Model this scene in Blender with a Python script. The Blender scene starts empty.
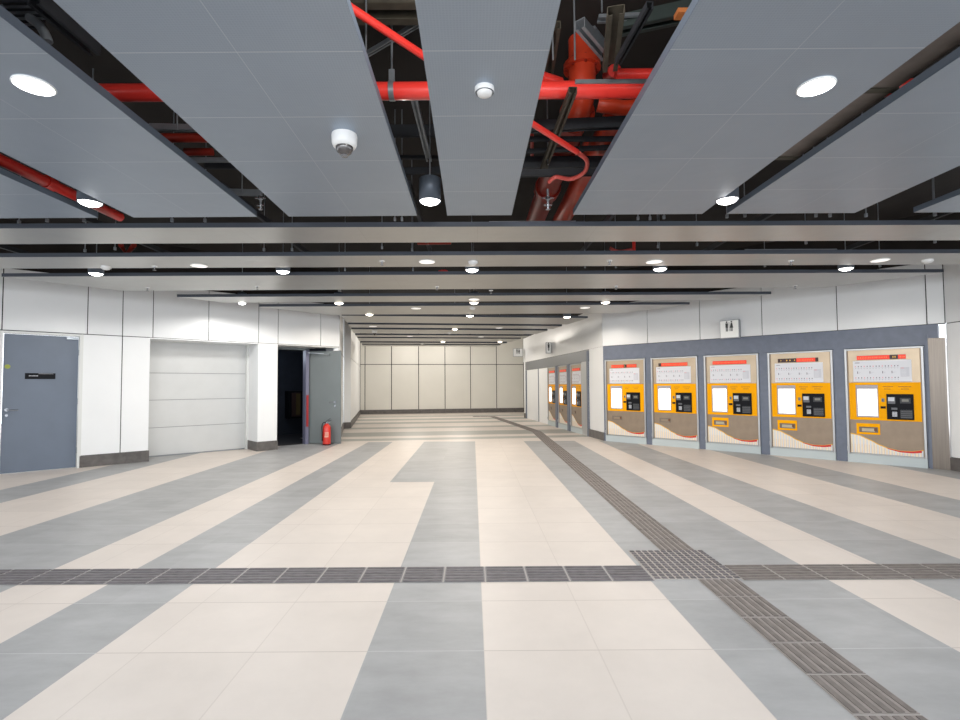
import bpy, math, random
from mathutils import Vector, Matrix
random.seed(7)
SC = bpy.context.scene
COL = SC.collection

# ------------------------------------------------------------------ camera
FPX, CX, CY = 505.0, 472.5, 365.0
H, TILT, ROLL = 1.39, math.atan(20/505.0), -0.0063
CAMR = Matrix.Rotation(math.pi/2+TILT, 3, 'X') @ Matrix.Rotation(ROLL, 3, 'Z')
CAMP = Vector((0, 0, H))
cam = bpy.data.cameras.new('camera'); camo = bpy.data.objects.new('camera', cam); COL.objects.link(camo)
camo.matrix_world = Matrix.Translation(CAMP) @ CAMR.to_4x4()
cam.sensor_width = 36; cam.lens = FPX*36/960
cam.shift_x = (480-CX)/960; cam.shift_y = (CY-360)/960
cam.clip_end = 200
SC.camera = camo

def ray(px, py): return CAMR @ Vector(((px-CX)/FPX, -(py-CY)/FPX, -1))
def at(px, py, z=0.0):
    d = ray(px, py); k = (z-H)/d.z
    p = CAMP+d*k; return Vector((p.x, p.y, z))

CZ = 2.97          # underside of the suspended ceiling

# ------------------------------------------------------------------ materials
def srgb(r, g, b):
    f = lambda c: (c/255/12.92) if c/255 <= .04045 else ((c/255+.055)/1.055)**2.4
    return (f(r), f(g), f(b), 1)
MATS = {}
def mat(name, col, rough=.5, metal=0., emit=0., noise=0., nscale=4., bump=0., bscale=60., coat=0., aniso=None):
    if name in MATS: return MATS[name]
    m = bpy.data.materials.new(name); m.use_nodes = True
    nt = m.node_tree; b = nt.nodes['Principled BSDF']
    b.inputs['Base Color'].default_value = col; b.inputs['Roughness'].default_value = rough
    b.inputs['Metallic'].default_value = metal
    if coat: b.inputs['Coat Weight'].default_value = coat
    if emit:
        b.inputs['Emission Color'].default_value = col; b.inputs['Emission Strength'].default_value = emit
    tc = nt.nodes.new('ShaderNodeTexCoord')
    if noise:
        n = nt.nodes.new('ShaderNodeTexNoise'); n.inputs['Scale'].default_value = nscale; n.inputs['Detail'].default_value = 5
        mp = nt.nodes.new('ShaderNodeMapping')
        if aniso: mp.inputs['Scale'].default_value = aniso
        nt.links.new(tc.outputs['Object'], mp.inputs[0]); nt.links.new(mp.outputs[0], n.inputs['Vector'])
        r = nt.nodes.new('ShaderNodeMapRange'); r.inputs['From Min'].default_value = .3; r.inputs['From Max'].default_value = .7
        r.inputs['To Min'].default_value = 1-noise; r.inputs['To Max'].default_value = 1+noise
        nt.links.new(n.outputs['Fac'], r.inputs['Value'])
        mx = nt.nodes.new('ShaderNodeVectorMath'); mx.operation = 'SCALE'
        mx.inputs[0].default_value = col[:3]; nt.links.new(r.outputs[0], mx.inputs['Scale'])
        nt.links.new(mx.outputs[0], b.inputs['Base Color'])
    if bump:
        n2 = nt.nodes.new('ShaderNodeTexNoise'); n2.inputs['Scale'].default_value = bscale
        nt.links.new(tc.outputs['Object'], n2.inputs['Vector'])
        bp = nt.nodes.new('ShaderNodeBump'); bp.inputs['Strength'].default_value = bump; bp.inputs['Distance'].default_value = .01
        nt.links.new(n2.outputs['Fac'], bp.inputs['Height']); nt.links.new(bp.outputs[0], b.inputs['Normal'])
    MATS[name] = m; return m

def tile_mat(name, col, jcol, px, ox, py, oy, w=.006, noise=.06, rough=.45, two=True, streak=False):
    """stone tile with grout joints, in world/object metres"""
    m = bpy.data.materials.new(name); m.use_nodes = True; nt = m.node_tree; L = nt.links.new
    b = nt.nodes['Principled BSDF']; b.inputs['Roughness'].default_value = rough
    tc = nt.nodes.new('ShaderNodeTexCoord'); sp = nt.nodes.new('ShaderNodeSeparateXYZ'); L(tc.outputs['Object'], sp.inputs[0])
    def M(op, a, c=None):
        n = nt.nodes.new('ShaderNodeMath'); n.operation = op
        for i, v in enumerate((a, c)):
            if v is None: continue
            if isinstance(v, (int, float)): n.inputs[i].default_value = v
            else: L(v, n.inputs[i])
        return n.outputs[0]
    def joint(s, p, o):
        q = M('FRACT', M('DIVIDE', M('ADD', s, 100*p-o), p))
        d = M('MULTIPLY', M('MINIMUM', q, M('SUBTRACT', 1.0, q)), p)
        return M('LESS_THAN', d, w/2)
    j = joint(sp.outputs['Y'], py, oy)
    if two: j = M('MAXIMUM', j, M('MULTIPLY', joint(sp.outputs['X'], px, ox), .45))
    # per-tile tint
    cx = M('FLOOR', M('DIVIDE', M('SUBTRACT', sp.outputs['X'], ox), px)); cy = M('FLOOR', M('DIVIDE', M('SUBTRACT', sp.outputs['Y'], oy), py))
    cb = nt.nodes.new('ShaderNodeCombineXYZ'); L(cx, cb.inputs[0]); L(cy, cb.inputs[1])
    wn = nt.nodes.new('ShaderNodeTexWhiteNoise'); L(cb.outputs[0], wn.inputs['Vector'])
    n = nt.nodes.new('ShaderNodeTexNoise'); n.inputs['Scale'].default_value = 2.3; n.inputs['Detail'].default_value = 9; n.inputs['Roughness'].default_value = .65
    mp = nt.nodes.new('ShaderNodeMapping'); mp.inputs['Scale'].default_value = (1, 2.2, 1) if streak else (1, 1, 1)
    L(tc.outputs['Object'], mp.inputs[0]); L(mp.outputs[0], n.inputs['Vector'])
    fac = M('ADD', M('ADD', M('MULTIPLY', M('SUBTRACT', n.outputs['Fac'], .5), noise*4), M('MULTIPLY', M('SUBTRACT', wn.outputs['Value'], .5), noise*.8)), 1.0)
    sc = nt.nodes.new('ShaderNodeVectorMath'); sc.operation = 'SCALE'; sc.inputs[0].default_value = col[:3]; L(fac, sc.inputs['Scale'])
    mx = nt.nodes.new('ShaderNodeMix'); mx.data_type = 'RGBA'; L(j, mx.inputs['Factor']); L(sc.outputs[0], mx.inputs['A']); mx.inputs['B'].default_value = jcol
    L(mx.outputs['Result'], b.inputs['Base Color'])
    MATS[name] = m; return m

def panel_mat(name, col, edge, px, ox, py, oy, rough=.38, metal=.55, dots=True):
    """perforated metal ceiling sheet"""
    m = tile_mat(name, col, edge, px, ox, py, oy, w=.0045, noise=.035, rough=rough)
    nt = m.node_tree; L = nt.links.new; b = nt.nodes['Principled BSDF']; b.inputs['Metallic'].default_value = metal
    tc = nt.nodes.new('ShaderNodeTexCoord')
    v = nt.nodes.new('ShaderNodeTexVoronoi'); v.inputs['Scale'].default_value = 70; v.inputs['Randomness'].default_value = 0
    L(tc.outputs['Object'], v.inputs['Vector'])
    r = nt.nodes.new('ShaderNodeMapRange'); r.inputs['From Min'].default_value = .25; r.inputs['From Max'].default_value = .45
    r.inputs['To Min'].default_value = .95; r.inputs['To Max'].default_value = 1.02
    L(v.outputs['Distance'], r.inputs['Value'])
    src = b.inputs['Base Color'].links[0].from_socket
    sc = nt.nodes.new('ShaderNodeVectorMath'); sc.operation = 'SCALE'; L(src, sc.inputs[0]); L(r.outputs[0], sc.inputs['Scale'])
    L(sc.outputs[0], b.inputs['Base Color'])
    n2 = nt.nodes.new('ShaderNodeTexNoise'); n2.inputs['Scale'].default_value = 3
    L(tc.outputs['Object'], n2.inputs['Vector'])
    bp = nt.nodes.new('ShaderNodeBump'); bp.inputs['Strength'].default_value = .12; bp.inputs['Distance'].default_value = .05
    L(n2.outputs['Fac'], bp.inputs['Height']); L(bp.outputs[0], b.inputs['Normal'])
    return m

# ------------------------------------------------------------------ mesh builder
class MB:
    def __init__(s): s.v = []; s.f = []; s.m = []; s.mats = []; s.sm = []
    def mi(s, mt):
        if mt not in s.mats: s.mats.append(mt)
        return s.mats.index(mt)
    def poly(s, pts, mt, smooth=False):
        b = len(s.v); s.v += [tuple(p) for p in pts]; s.f.append(list(range(b, b+len(pts)))); s.m.append(s.mi(mt)); s.sm.append(smooth)
    def faces(s, pts, fs, mt, smooth=False):
        b = len(s.v); s.v += [tuple(p) for p in pts]; i = s.mi(mt)
        for f in fs: s.f.append([b+k for k in f]); s.m.append(i); s.sm.append(smooth)
    def box(s, x0, x1, y0, y1, z0, z1, mt, fr=None):
        p = [(x, y, z) for z in (z0, z1) for y in (y0, y1) for x in (x0, x1)]
        if fr: p = [fr(*q) for q in p]
        s.faces(p, [(0, 2, 3, 1), (4, 5, 7, 6), (0, 1, 5, 4), (2, 6, 7, 3), (0, 4, 6, 2), (1, 3, 7, 5)], mt)
    def bar(s, a, b, w, h, mt, up=(0, 0, 1)):
        a = Vector(a); b = Vector(b); d = (b-a).normalized(); u = Vector(up)
        if abs(d.dot(u)) > .95: u = Vector((1, 0, 0))
        r = d.cross(u).normalized(); u = r.cross(d)
        p = [c+r*sx*w/2+u*sz*h/2 for c in (a, b) for sz in (-1, 1) for sx in (-1, 1)]
        s.faces(p, [(0, 1, 3, 2), (4, 6, 7, 5), (0, 4, 5, 1), (2, 3, 7, 6), (0, 2, 6, 4), (1, 5, 7, 3)], mt)
    def prism(s, poly, z0, z1, mt, mside=None):
        n = len(poly); p = [(x, y, z0) for x, y in poly]+[(x, y, z1) for x, y in poly]
        s.faces(p, [list(range(n))[::-1], list(range(n, 2*n))], mt)
        s.faces(p, [(i, (i+1) % n, n+(i+1) % n, n+i) for i in range(n)], mside or mt)
    def tube(s, pts, r, mt, n=12, caps=True):
        pts = [Vector(p) for p in pts]; rs = r if isinstance(r, (list, tuple)) else [r]*len(pts)
        vs = []; pu = None
        for i, p in enumerate(pts):
            d = (pts[min(i+1, len(pts)-1)]-pts[max(i-1, 0)]).normalized()
            if pu is None:
                u = Vector((0, 0, 1)) if abs(d.z) < .9 else Vector((1, 0, 0))
            else: u = pu
            u = (u-d*u.dot(d)).normalized(); w = d.cross(u); pu = u
            for k in range(n):
                a = 2*math.pi*k/n; vs.append(p+(u*math.cos(a)+w*math.sin(a))*rs[i])
        fs = [(i*n+k, i*n+(k+1) % n, (i+1)*n+(k+1) % n, (i+1)*n+k) for i in range(len(pts)-1) for k in range(n)]
        s.faces(vs, fs, mt, True)
        if caps: s.faces(vs[:n], [list(range(n))[::-1]], mt); s.faces(vs[-n:], [list(range(n))], mt)
    def lathe(s, prof, mt, c=(0, 0, 0), n=24, smooth=True):
        vs = []; c = Vector(c)
        for r, z in prof:
            for k in range(n):
                a = 2*math.pi*k/n; vs.append((c.x+r*math.cos(a), c.y+r*math.sin(a), c.z+z))
        fs = [(i*n+k, i*n+(k+1) % n, (i+1)*n+(k+1) % n, (i+1)*n+k) for i in range(len(prof)-1) for k in range(n)]
        s.faces(vs, fs, mt, smooth)
    def build(s, name, parent=None, bevel=0):
        me = bpy.data.meshes.new(name); me.from_pydata(s.v, [], s.f)
        for m in s.mats: me.materials.append(m)
        for i, p in enumerate(me.polygons): p.material_index = s.m[i]; p.use_smooth = s.sm[i]
        me.update(); o = bpy.data.objects.new(name, me); COL.objects.link(o)
        if parent: o.parent = parent
        if bevel:
            bv = o.modifiers.new('bevel', 'BEVEL'); bv.width = bevel; bv.segments = 2; bv.limit_method = 'ANGLE'
        return o

def tag(o, label, cat, group=None, kind=None):
    o['label'] = label; o['category'] = cat
    if group: o['group'] = group
    if kind: o['kind'] = kind
    return o
def struct(o, label=None):
    o['kind'] = 'structure'
    if label: o['label'] = label
    return o
def thing(name, label, cat, loc=(0, 0, 0), rotz=0, group=None):
    o = bpy.data.objects.new(name, None); COL.objects.link(o); o.empty_display_size = .1
    o.location = loc; o.rotation_euler = (0, 0, rotz); return tag(o, label, cat, group)
def kids(o): return [c for c in COL.objects if c.parent == o]
def copy_tree(o, parent=None):
    c = o.copy(); COL.objects.link(c); c.parent = parent
    for ch in kids(o): copy_tree(ch, c)
    return c

class Frame:
    """x along a wall (left to right as seen), y into the wall, z up"""
    def __init__(s, a, b):
        s.a = Vector((a[0], a[1], 0)); s.b = Vector((b[0], b[1], 0)); s.d = (s.b-s.a).normalized(); s.n = Vector((-s.d.y, s.d.x, 0)); s.len = (s.b-s.a).length
        s.rot = math.atan2(s.d.y, s.d.x)
    def __call__(s, x, y, z): return s.a+s.d*x+s.n*y+Vector((0, 0, z))
    def hit(s, px, py, off=0):
        r = ray(px, py); a = s.a+s.n*off; k = (a-CAMP).dot(s.n)/r.dot(s.n); p = CAMP+r*k
        return (p-s.a).dot(s.d), p.z

FL = Frame((-7.69, 8.04), (-3.22, 12.18))
FM = Frame((3.24, 12.48), (7.55, 8.03))
FN = Frame((2.18, 21.4), (3.24, 12.48))

# materials
WHITE = mat('white_enamel', srgb(229, 231, 232), .32, noise=.02, nscale=1.5)
JOINT = mat('dark_joint', srgb(40, 40, 42), .8)
BASEST = mat('dark_base_stone', srgb(92, 88, 86), .5, noise=.25, nscale=9)
STONE = mat('blue_grey_stone', srgb(104, 112, 128), .5, noise=.07, nscale=9)
STEEL = mat('brushed_steel', srgb(190, 182, 170), .28, .9, noise=.05, nscale=3, aniso=(40, 40, 1))
SILVER = mat('silver_frame', srgb(182, 184, 186), .35, .7)
BEIGESTEEL = mat('beige_steel', srgb(176, 159, 137), .3, .7, noise=.05, nscale=5)
BROWNSTEEL = mat('brown_steel', srgb(146, 130, 113), .45, .3, noise=.08, nscale=6)
YELLOW = mat('yellow_panel', srgb(246, 170, 0), .6)
YELLOW.node_tree.nodes['Principled BSDF'].inputs['Specular IOR Level'].default_value = .12
BLACKP = mat('black_plastic', srgb(14, 16, 22), .5)
BLACKP.node_tree.nodes['Principled BSDF'].inputs['Specular IOR Level'].default_value = .15
SCREEN = mat('lit_screen', (1, 1, 1, 1), .3, emit=1.6)
SCRGREY = mat('bezel_grey', srgb(165, 160, 165), .4)  # plain grey of the frame around the screen
RED = mat('banner_red', srgb(228, 52, 30), .4, emit=.25)
ORANGE = mat('banner_orange', srgb(246, 108, 60), .4, emit=.3)
DRED = mat('red_swoosh', srgb(205, 40, 36), .4)
BANDARK = mat('banner_dark', srgb(52, 22, 16), .4)
GOLD = mat('gold_line', srgb(232, 178, 60), .4)
CREAM = mat('cream_graphic', srgb(240, 226, 200), .4)
MAPW = mat('map_white', srgb(214, 216, 222), .35)
MAPL = mat('map_line', srgb(196, 198, 206), .4)
INK = mat('map_ink', srgb(120, 116, 128), .5)
PINK = mat('map_pink', srgb(222, 150, 160), .5)
PLINTH = mat('pale_plinth', srgb(186, 196, 198), .45)
LAMP = mat('lamp_lens', (1, .98, .95, 1), .3, emit=9)
LAMPW = mat('lamp_lens_warm', (1, .9, .76, 1), .3, emit=8)
WPLAST = mat('white_plastic', srgb(225, 226, 226), .35)
DOOR = mat('blue_grey_door', srgb(100, 111, 127), .42, noise=.04, nscale=3)
DOORG = mat('grey_green_door', srgb(112, 120, 122), .45, noise=.04, nscale=3)
CHROME = mat('chrome', srgb(150, 153, 158), .25, .9)
FRAMEW = mat('pale_frame', srgb(214, 216, 214), .4)
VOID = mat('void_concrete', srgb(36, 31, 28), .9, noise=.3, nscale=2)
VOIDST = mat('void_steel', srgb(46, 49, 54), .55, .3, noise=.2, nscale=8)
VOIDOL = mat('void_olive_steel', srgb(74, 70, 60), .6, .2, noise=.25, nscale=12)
GALV = mat('galvanised_steel', srgb(150, 156, 162), .35, .6, noise=.12, nscale=10)
PIPER = mat('red_pipe', srgb(238, 62, 54), .3, coat=.3)
PIPEO = mat('orange_red_pipe', srgb(205, 66, 38), .35, coat=.3, noise=.1, nscale=6)
PIPED = mat('dark_red_pipe', srgb(150, 42, 28), .4, noise=.1, nscale=6)
HOSE = mat('pink_red_hose', srgb(214, 92, 84), .4)
PCOL = (146, 158, 172)
PANB = panel_mat('ceiling_plank_sheet', srgb(178, 178, 175), srgb(150, 146, 140), 1.2, .06, 90., 45., rough=.33, metal=.6)
EDGE = mat('ceiling_sheet_edge', srgb(92, 103, 116), .45, .3)
EDGED = mat('plank_edge', srgb(74, 80, 90), .45, .3)
TLIGHT = tile_mat('beige_granite', srgb(214, 205, 197), srgb(188, 178, 170), .6, .05, .61, 2.70, w=.007, noise=.06, two=True)
TGREY = tile_mat('grey_granite', srgb(161, 162, 163), srgb(186, 188, 188), .6, .05, .61, 2.70, w=.005, noise=.16, two=False, streak=True)
TGREY2 = tile_mat('grey_granite_corridor', srgb(158, 158, 152), srgb(150, 150, 145), .6, .05, .61, 2.70, w=.003, noise=.05, two=False)
TACT = mat('tactile_tile', srgb(128, 125, 128), .55, noise=.18, nscale=10)
TACTB = mat('tactile_tile_brown', srgb(142, 135, 131), .55, noise=.15, nscale=10)
TACTD = mat('tactile_rib', srgb(98, 94, 97), .55, noise=.25, nscale=16)
TACTE = mat('tactile_rib_brown', srgb(112, 105, 101), .55, noise=.2, nscale=16)
STUDB = mat('stud_ground', srgb(168, 160, 153), .6)
GROUT = mat('pale_grout', srgb(178, 174, 170), .8)

# ------------------------------------------------------------------ floor
def clip(poly, a, b, c):            # keep a*x+b*y >= c
    out = []
    for i in range(len(poly)):
        p, q = poly[i], poly[(i+1) % len(poly)]; dp = a*p[0]+b*p[1]-c; dq = a*q[0]+b*q[1]-c
        if dp >= 0: out.append(p)
        if (dp >= 0) != (dq >= 0):
            t = dp/(dp-dq); out.append((p[0]+(q[0]-p[0])*t, p[1]+(q[1]-p[1])*t))
    return out
YT = 12.52                           # where the long stripes meet the cross stripes
fl = MB()
edges = [-14, -12.1, -10.9, -9.7, -9.0, -7.7, -6.45, -5.72, -4.45, -3.22, -2.58, -1.98, -.56, .05, 1.25, 2.5, 3.09, 3.82, 4.97, 5.72, 6.95, 7.6, 8.85, 9.5, 10.7, 14]
cols = 'LGLGLGLGLGLGLGLGLGLGLGLGL'
# stripe k spans edges[k]..edges[k+1]
seq = {}
names = []
for k in range(len(edges)-1):
    mid = (edges[k]+edges[k+1])/2
    grey = any(a < mid < b for a, b in [(-12.1, -10.9), (-9.7, -9.0), (-6.45, -5.72), (-4.45, -3.22), (-2.58, -1.98), (-.56, .05), (1.25, 2.5), (3.09, 3.82), (4.97, 5.72), (6.95, 7.6), (8.85, 9.5)])
    fl.poly([(edges[k], -4, 0), (edges[k+1], -4, 0), (edges[k+1], YT, 0), (edges[k], YT, 0)], TGREY if grey else TLIGHT)
TH = math.radians(6.5)
c_, s_ = math.cos(TH), math.sin(TH)
c0 = at(400, 439.6)                  # reference on the first cross stripe
bounds = [c0.dot(Vector((-s_, c_, 0)))]
def depth(px, py): return at(px, py).dot(Vector((-s_, c_, 0)))
stops = [(-30, 'L'), (depth(400, 440.4), 'G'), (depth(400, 438.2), 'L'), (depth(400, 436.0), 'G'), (depth(400, 432.0), 'L'), (depth(400, 428.6), 'G'), (depth(400, 427.0), 'L'),
         (depth(400, 423.8), 'G'), (depth(400, 422.2), 'L'), (depth(400, 420.4), 'G'), (depth(400, 418.9), 'L'), (depth(400, 417.2), 'G'), (depth(400, 416.2), 'L'), (60, 'E')]
for (a, k), (b, _) in zip(stops[:-1], stops[1:]):
    quad = [(x*c_-d*s_, x*s_+d*c_) for x, d in ((-16, a), (16, a), (16, b), (-16, b))]
    q = clip(quad, 0, 1, YT); q = clip(q, 0, -1, -30) if q else q
    if len(q) > 2: fl.poly([(x, y, 0) for x, y in q], TGREY2 if k == 'G' else TLIGHT)
# widened grey block beyond the sixth tile row
fl.poly([(-1.2, 7.33, .0015), (-.56, 7.33, .0015), (-.56, YT, .0015), (-1.2, YT, .0015)], TGREY)
struct(fl.build('floor'), 'beige and grey striped granite floor')

# tactile paving --------------------------------------------------------
def ribbed(mb, a, b, w, along, base, rib, nrib=6, tile=.3, vertical=False):
    """one strip of tactile tiles from a to b, width w"""
    a = Vector((*a, 0)); b = Vector((*b, 0)); d = (b-a).normalized(); n = Vector((-d.y, d.x, 0)); L = (b-a).length
    def P(u, v, z): return a+d*u+n*v+Vector((0, 0, z))
    mb.faces([P(0, -w/2, .002), P(L, -w/2, .002), P(L, w/2, .002), P(0, w/2, .002)], [(0, 1, 2, 3)], GROUT)
    k = int(round(L/tile))
    tl = L/k
    for i in range(k):
        u0, u1 = i*tl+.005, (i+1)*tl-.005
        mb.box(u0, u1, -w/2+.003, w/2-.003, .002, .004, base, P)
        for r in range(nrib):
            v = -w/2+w*(r+.5)/nrib
            mb.box(u0+.008, u1-.008, v-w/nrib*.27, v+w/nrib*.27, .004, .008, rib, P)
t = MB(); ribbed(t, (-8.9, 3.768), (1.28, 3.768), .3, 'x', TACT, TACTD)
tag(t.build('tactile_paving'), 'dark ribbed tactile strip crossing the floor left of the studded square', 'tactile paving', 'tactile paving strips')
t = MB(); ribbed(t, (1.90, 3.768), (8.8, 3.768), .3, 'x', TACTB, TACTE)
tag(t.build('tactile_paving'), 'brown-grey ribbed tactile strip running right from the studded square', 'tactile paving', 'tactile paving strips')
t = MB(); ribbed(t, (1.71, .1), (1.73, 3.64), .29, 'y', TACTB, TACTE)
tag(t.build('tactile_paving'), 'ribbed tactile strip from the studded square to the front right', 'tactile paving', 'tactile paving strips')
t = MB(); ribbed(t, (1.70, 4.26), (1.88, 15.0), .29, 'y', TACTB, TACTE)
tag(t.build('tactile_paving'), 'ribbed tactile strip running away from the studded square to the corridor', 'tactile paving', 'tactile paving strips')
p0, p1 = at(550, 436.5), at(491, 416.8)
t = MB(); ribbed(t, (1.88, 15.0), (p1.x+.1, p1.y), .3, 'y', TACTB, TACTE)
ribbed(t, (p1.x+.2, p1.y+.1), (p1.x-.8, p1.y+.15), .3, 'y', TACTB, TACTE)
tag(t.build('tactile_paving'), 'far ribbed tactile strip bending left down the corridor', 'tactile paving', 'tactile paving strips')
t = MB()
t.box(1.28, 1.90, 3.64, 4.26, .001, .0045, GROUT)
for i in range(2):
    for j in range(2):
        t.box(1.285+.31*i, 1.585+.31*i, 3.645+.31*j, 3.945+.31*j, .004, .006, STUDB)
for i in range(12):
    for j in range(12):
        x, y = 1.31+i*.0515, 3.665+j*.0515
        t.faces([(x-.019, y-.017, .006), (x+.019, y-.017, .006), (x+.019, y+.017, .006), (x-.019, y+.017, .006), (x-.014, y-.012, .012), (x+.014, y-.012, .012), (x+.014, y+.012, .012), (x-.014, y+.012, .012)],
                [(4, 5, 6, 7), (0, 1, 5, 4), (1, 2, 6, 5), (2, 3, 7, 6), (3, 0, 4, 7)], TACTD)
tag(t.build('tactile_warning_square'), 'square of studded warning tiles where the tactile strips cross', 'tactile paving')

# ------------------------------------------------------------------ walls
ZL, ZT = 2.325, 3.34                  # panel joint line, wall top
G = .007
def panel(mb, fr, x0, x1, z0, z1, y=0, m=None, g=G):
    mb.box(x0+g, x1-g, y-.02, y, z0+g, z1-g, m or WHITE, fr)

# left wall
w = MB()
def tL(px, py=400): return FL.hit(px, py)[0]
xs = [tL(px, 310) for px in (2.5, 87.8, 122.8, 153.2, 208.7, 258.6, 278, 320.5)]
xs = [xs[0]-3.6, xs[0]-2.4, xs[0]-1.2]+xs+[FL.len]
for a, b in zip(xs[:-1], xs[1:]): panel(w, FL, a, b, ZL, ZT)
w.box(xs[0], FL.len, .0, .12, ZL, ZT, JOINT, FL)
T0, T1 = tL(2, 400), tL(77.5, 400)             # door leaf
P0, P1m, P1 = tL(81), tL(121), tL(149)         # first pier
Q0, Q1 = tL(257.5), tL(277)                    # second pier
w.box(xs[0], T0-.06, 0, .3, 0, ZL, JOINT, FL)
for a, b in zip([xs[0], xs[0]+1.2, xs[0]+2.4], [xs[0]+1.2, xs[0]+2.4, T0-.06]): panel(w, FL, a, b, .2, ZL)
panel(w, FL, P0, P1m, .2, ZL); panel(w, FL, P1m, P1, .2, ZL)
w.box(P0, P1, 0, .75, 0.0, ZL, WHITE, FL)
w.box(P0+.005, P1-.005, -.004, .1, .2, ZL, JOINT, FL)
w.box(Q0, Q1, 0, .75, 0.0, ZL, WHITE, FL); panel(w, FL, Q0, Q1, .2, ZL, g=.002)
w.box(FL.len-.06, FL.len, .22, .6, 0, ZL, WHITE, FL); w.box(FL.len+.002, FL.len+.012, -.02, .6, 0, 4.1, WHITE, FL)
w.box(T1+.06, P0, .02, .3, 0, ZL, WHITE, FL)
# soffits above the shutter bay and doorway
w.box(P1, Q0, .0, .75, ZL-.02, ZL, WHITE, FL)
w.box(Q1, FL.len, .0, .75, ZL-.02, ZL, FRAMEW, FL)
struct(w.build('wall_left'), 'white enamel panel wall on the left')
b_ = MB()
b_.box(P0-.005, P1+.01, -.035, .02, 0, .2, BASEST, FL); b_.box(P1, P1+.012, -.03, .6, 0, .2, BASEST, FL)
b_.box(Q0-.012, Q1+.012, -.035, .02, 0, .2, BASEST, FL); b_.box(Q0-.014, Q0+.01, -.03, .6, 0, .2, BASEST, FL)
b_.box(xs[0], T0-.06, -.035, .02, 0, .2, BASEST, FL)
struct(b_.build('baseboard_left'))

# left plain door
d = MB(); d.box(T0, T1, .03, .08, .01, 2.272, DOOR, FL)
dl = d.build('door_1', bevel=.003); struct(dl, 'closed blue-grey door in the left wall')
fr_ = MB()
fr_.box(T0-.06, T0-.008, -.03, .1, 0, 2.318, FRAMEW, FL); fr_.box(T1+.008, T1+.06, -.03, .1, 0, 2.318, FRAMEW, FL); fr_.box(T0-.008, T1+.008, -.03, .1, 2.28, 2.318, FRAMEW, FL)
fr_.build('door_frame', dl)
def lever(fr, x, z, y, name, parent, sgn=1):
    h = MB()
    h.tube([fr(x, y, z), fr(x, y-.012, z)], .026, CHROME, 16)
    h.tube([fr(x, y-.01, z), fr(x, y-.055, z)], .01, CHROME, 10)
    h.tube([fr(x, y-.05, z), fr(x+sgn*.03, y-.058, z), fr(x+sgn*.14, y-.055, z-.006)], .0095, CHROME, 10)
    h.tube([fr(x, y, z-.09), fr(x, y-.01, z-.09)], .02, CHROME, 14)
    return h.build(name, parent)
x_, z_ = FL.hit(6.5, 410); lever(FL, x_, z_, .03, 'door_handle', dl)
s0 = FL.hit(25, 373); s1 = FL.hit(55.5, 378.5)
n_ = MB(); n_.box(s0[0], s1[0], .018, .03, s1[1]-.01, s0[1], BLACKP, FL)
for i in range(7): n_.box(s0[0]+.05+i*.017, s0[0]+.062+i*.017, .0165, .018, (s0[1]+s1[1])/2-.008, (s0[1]+s1[1])/2+.006, MAPL, FL)
n_.box(s0[0]+.17, s0[0]+.36, .0168, .018, s0[1]-.012, s0[1]-.008, MAPL, FL)
n_.build('name_plate', dl)
st = FL.hit(7.5, 366.5); n_ = MB(); YG = mat('sticker_yellow_green', srgb(150, 160, 60), .5)
n_.tube([FL(st[0], .03, st[1]), FL(st[0], .027, st[1])], .036, YG, 16); n_.build('round_sticker', dl)
n_ = MB(); n_.box(T1-.17, T1-.01, -.03, .03, 2.22, 2.268, GALV, FL); n_.build('door_closer', dl)
n_ = MB()
for z in (.3, 1.15, 2.0): n_.tube([FL(T1+.004, .02, z-.05), FL(T1+.004, .02, z+.05)], .008, GALV, 8)
n_.build('hinge', dl)

# roller shutter bay
sh = MB(); SHT = mat('shutter_grey', srgb(196, 198, 198), .45, .15, noise=.02)
SHD = mat('shutter_groove', srgb(140, 144, 148), .6)
zz = [0.02]+[FL.hit(160, y_, .6)[1] for y_ in (427.5, 400, 373)]+[ZL]
for a, b in zip(zz[:-1], zz[1:]):
    sh.box(P1+.01, Q0-.01, .60, .63, a+.006, b-.006, SHT, FL)
sh.box(P1, Q0, .61, .66, 0, ZL, SHD, FL)
sh.box(P1, P1+.05, .54, .62, 0, ZL, FRAMEW, FL); sh.box(Q0-.05, Q0, .54, .62, 0, ZL, FRAMEW, FL)
so = tag(sh.build('shutter'), 'wide pale grey panelled shutter between the two white piers', 'shutter')
struct(so)

# doorway with open leaf and the dark room behind
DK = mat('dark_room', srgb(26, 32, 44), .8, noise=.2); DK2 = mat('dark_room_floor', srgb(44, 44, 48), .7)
leafend = FL(FL.len+.0, -.085, 0); hr = ray(307.5, 443); hinge = Vector((hr.x/hr.y*(leafend.y+.12), leafend.y+.12, 0))
hx = (hinge-FL.a).dot(FL.d); hy = (hinge-FL.a).dot(FL.n)
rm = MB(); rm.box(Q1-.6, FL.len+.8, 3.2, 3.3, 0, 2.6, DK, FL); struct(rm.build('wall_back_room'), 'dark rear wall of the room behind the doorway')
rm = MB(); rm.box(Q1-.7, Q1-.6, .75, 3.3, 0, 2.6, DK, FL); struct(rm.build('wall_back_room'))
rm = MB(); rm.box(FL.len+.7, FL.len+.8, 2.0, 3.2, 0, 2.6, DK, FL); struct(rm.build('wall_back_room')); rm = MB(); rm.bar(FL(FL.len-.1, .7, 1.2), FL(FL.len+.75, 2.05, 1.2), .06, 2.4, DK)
struct(rm.build('wall_back_room')); rm = MB()
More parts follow.
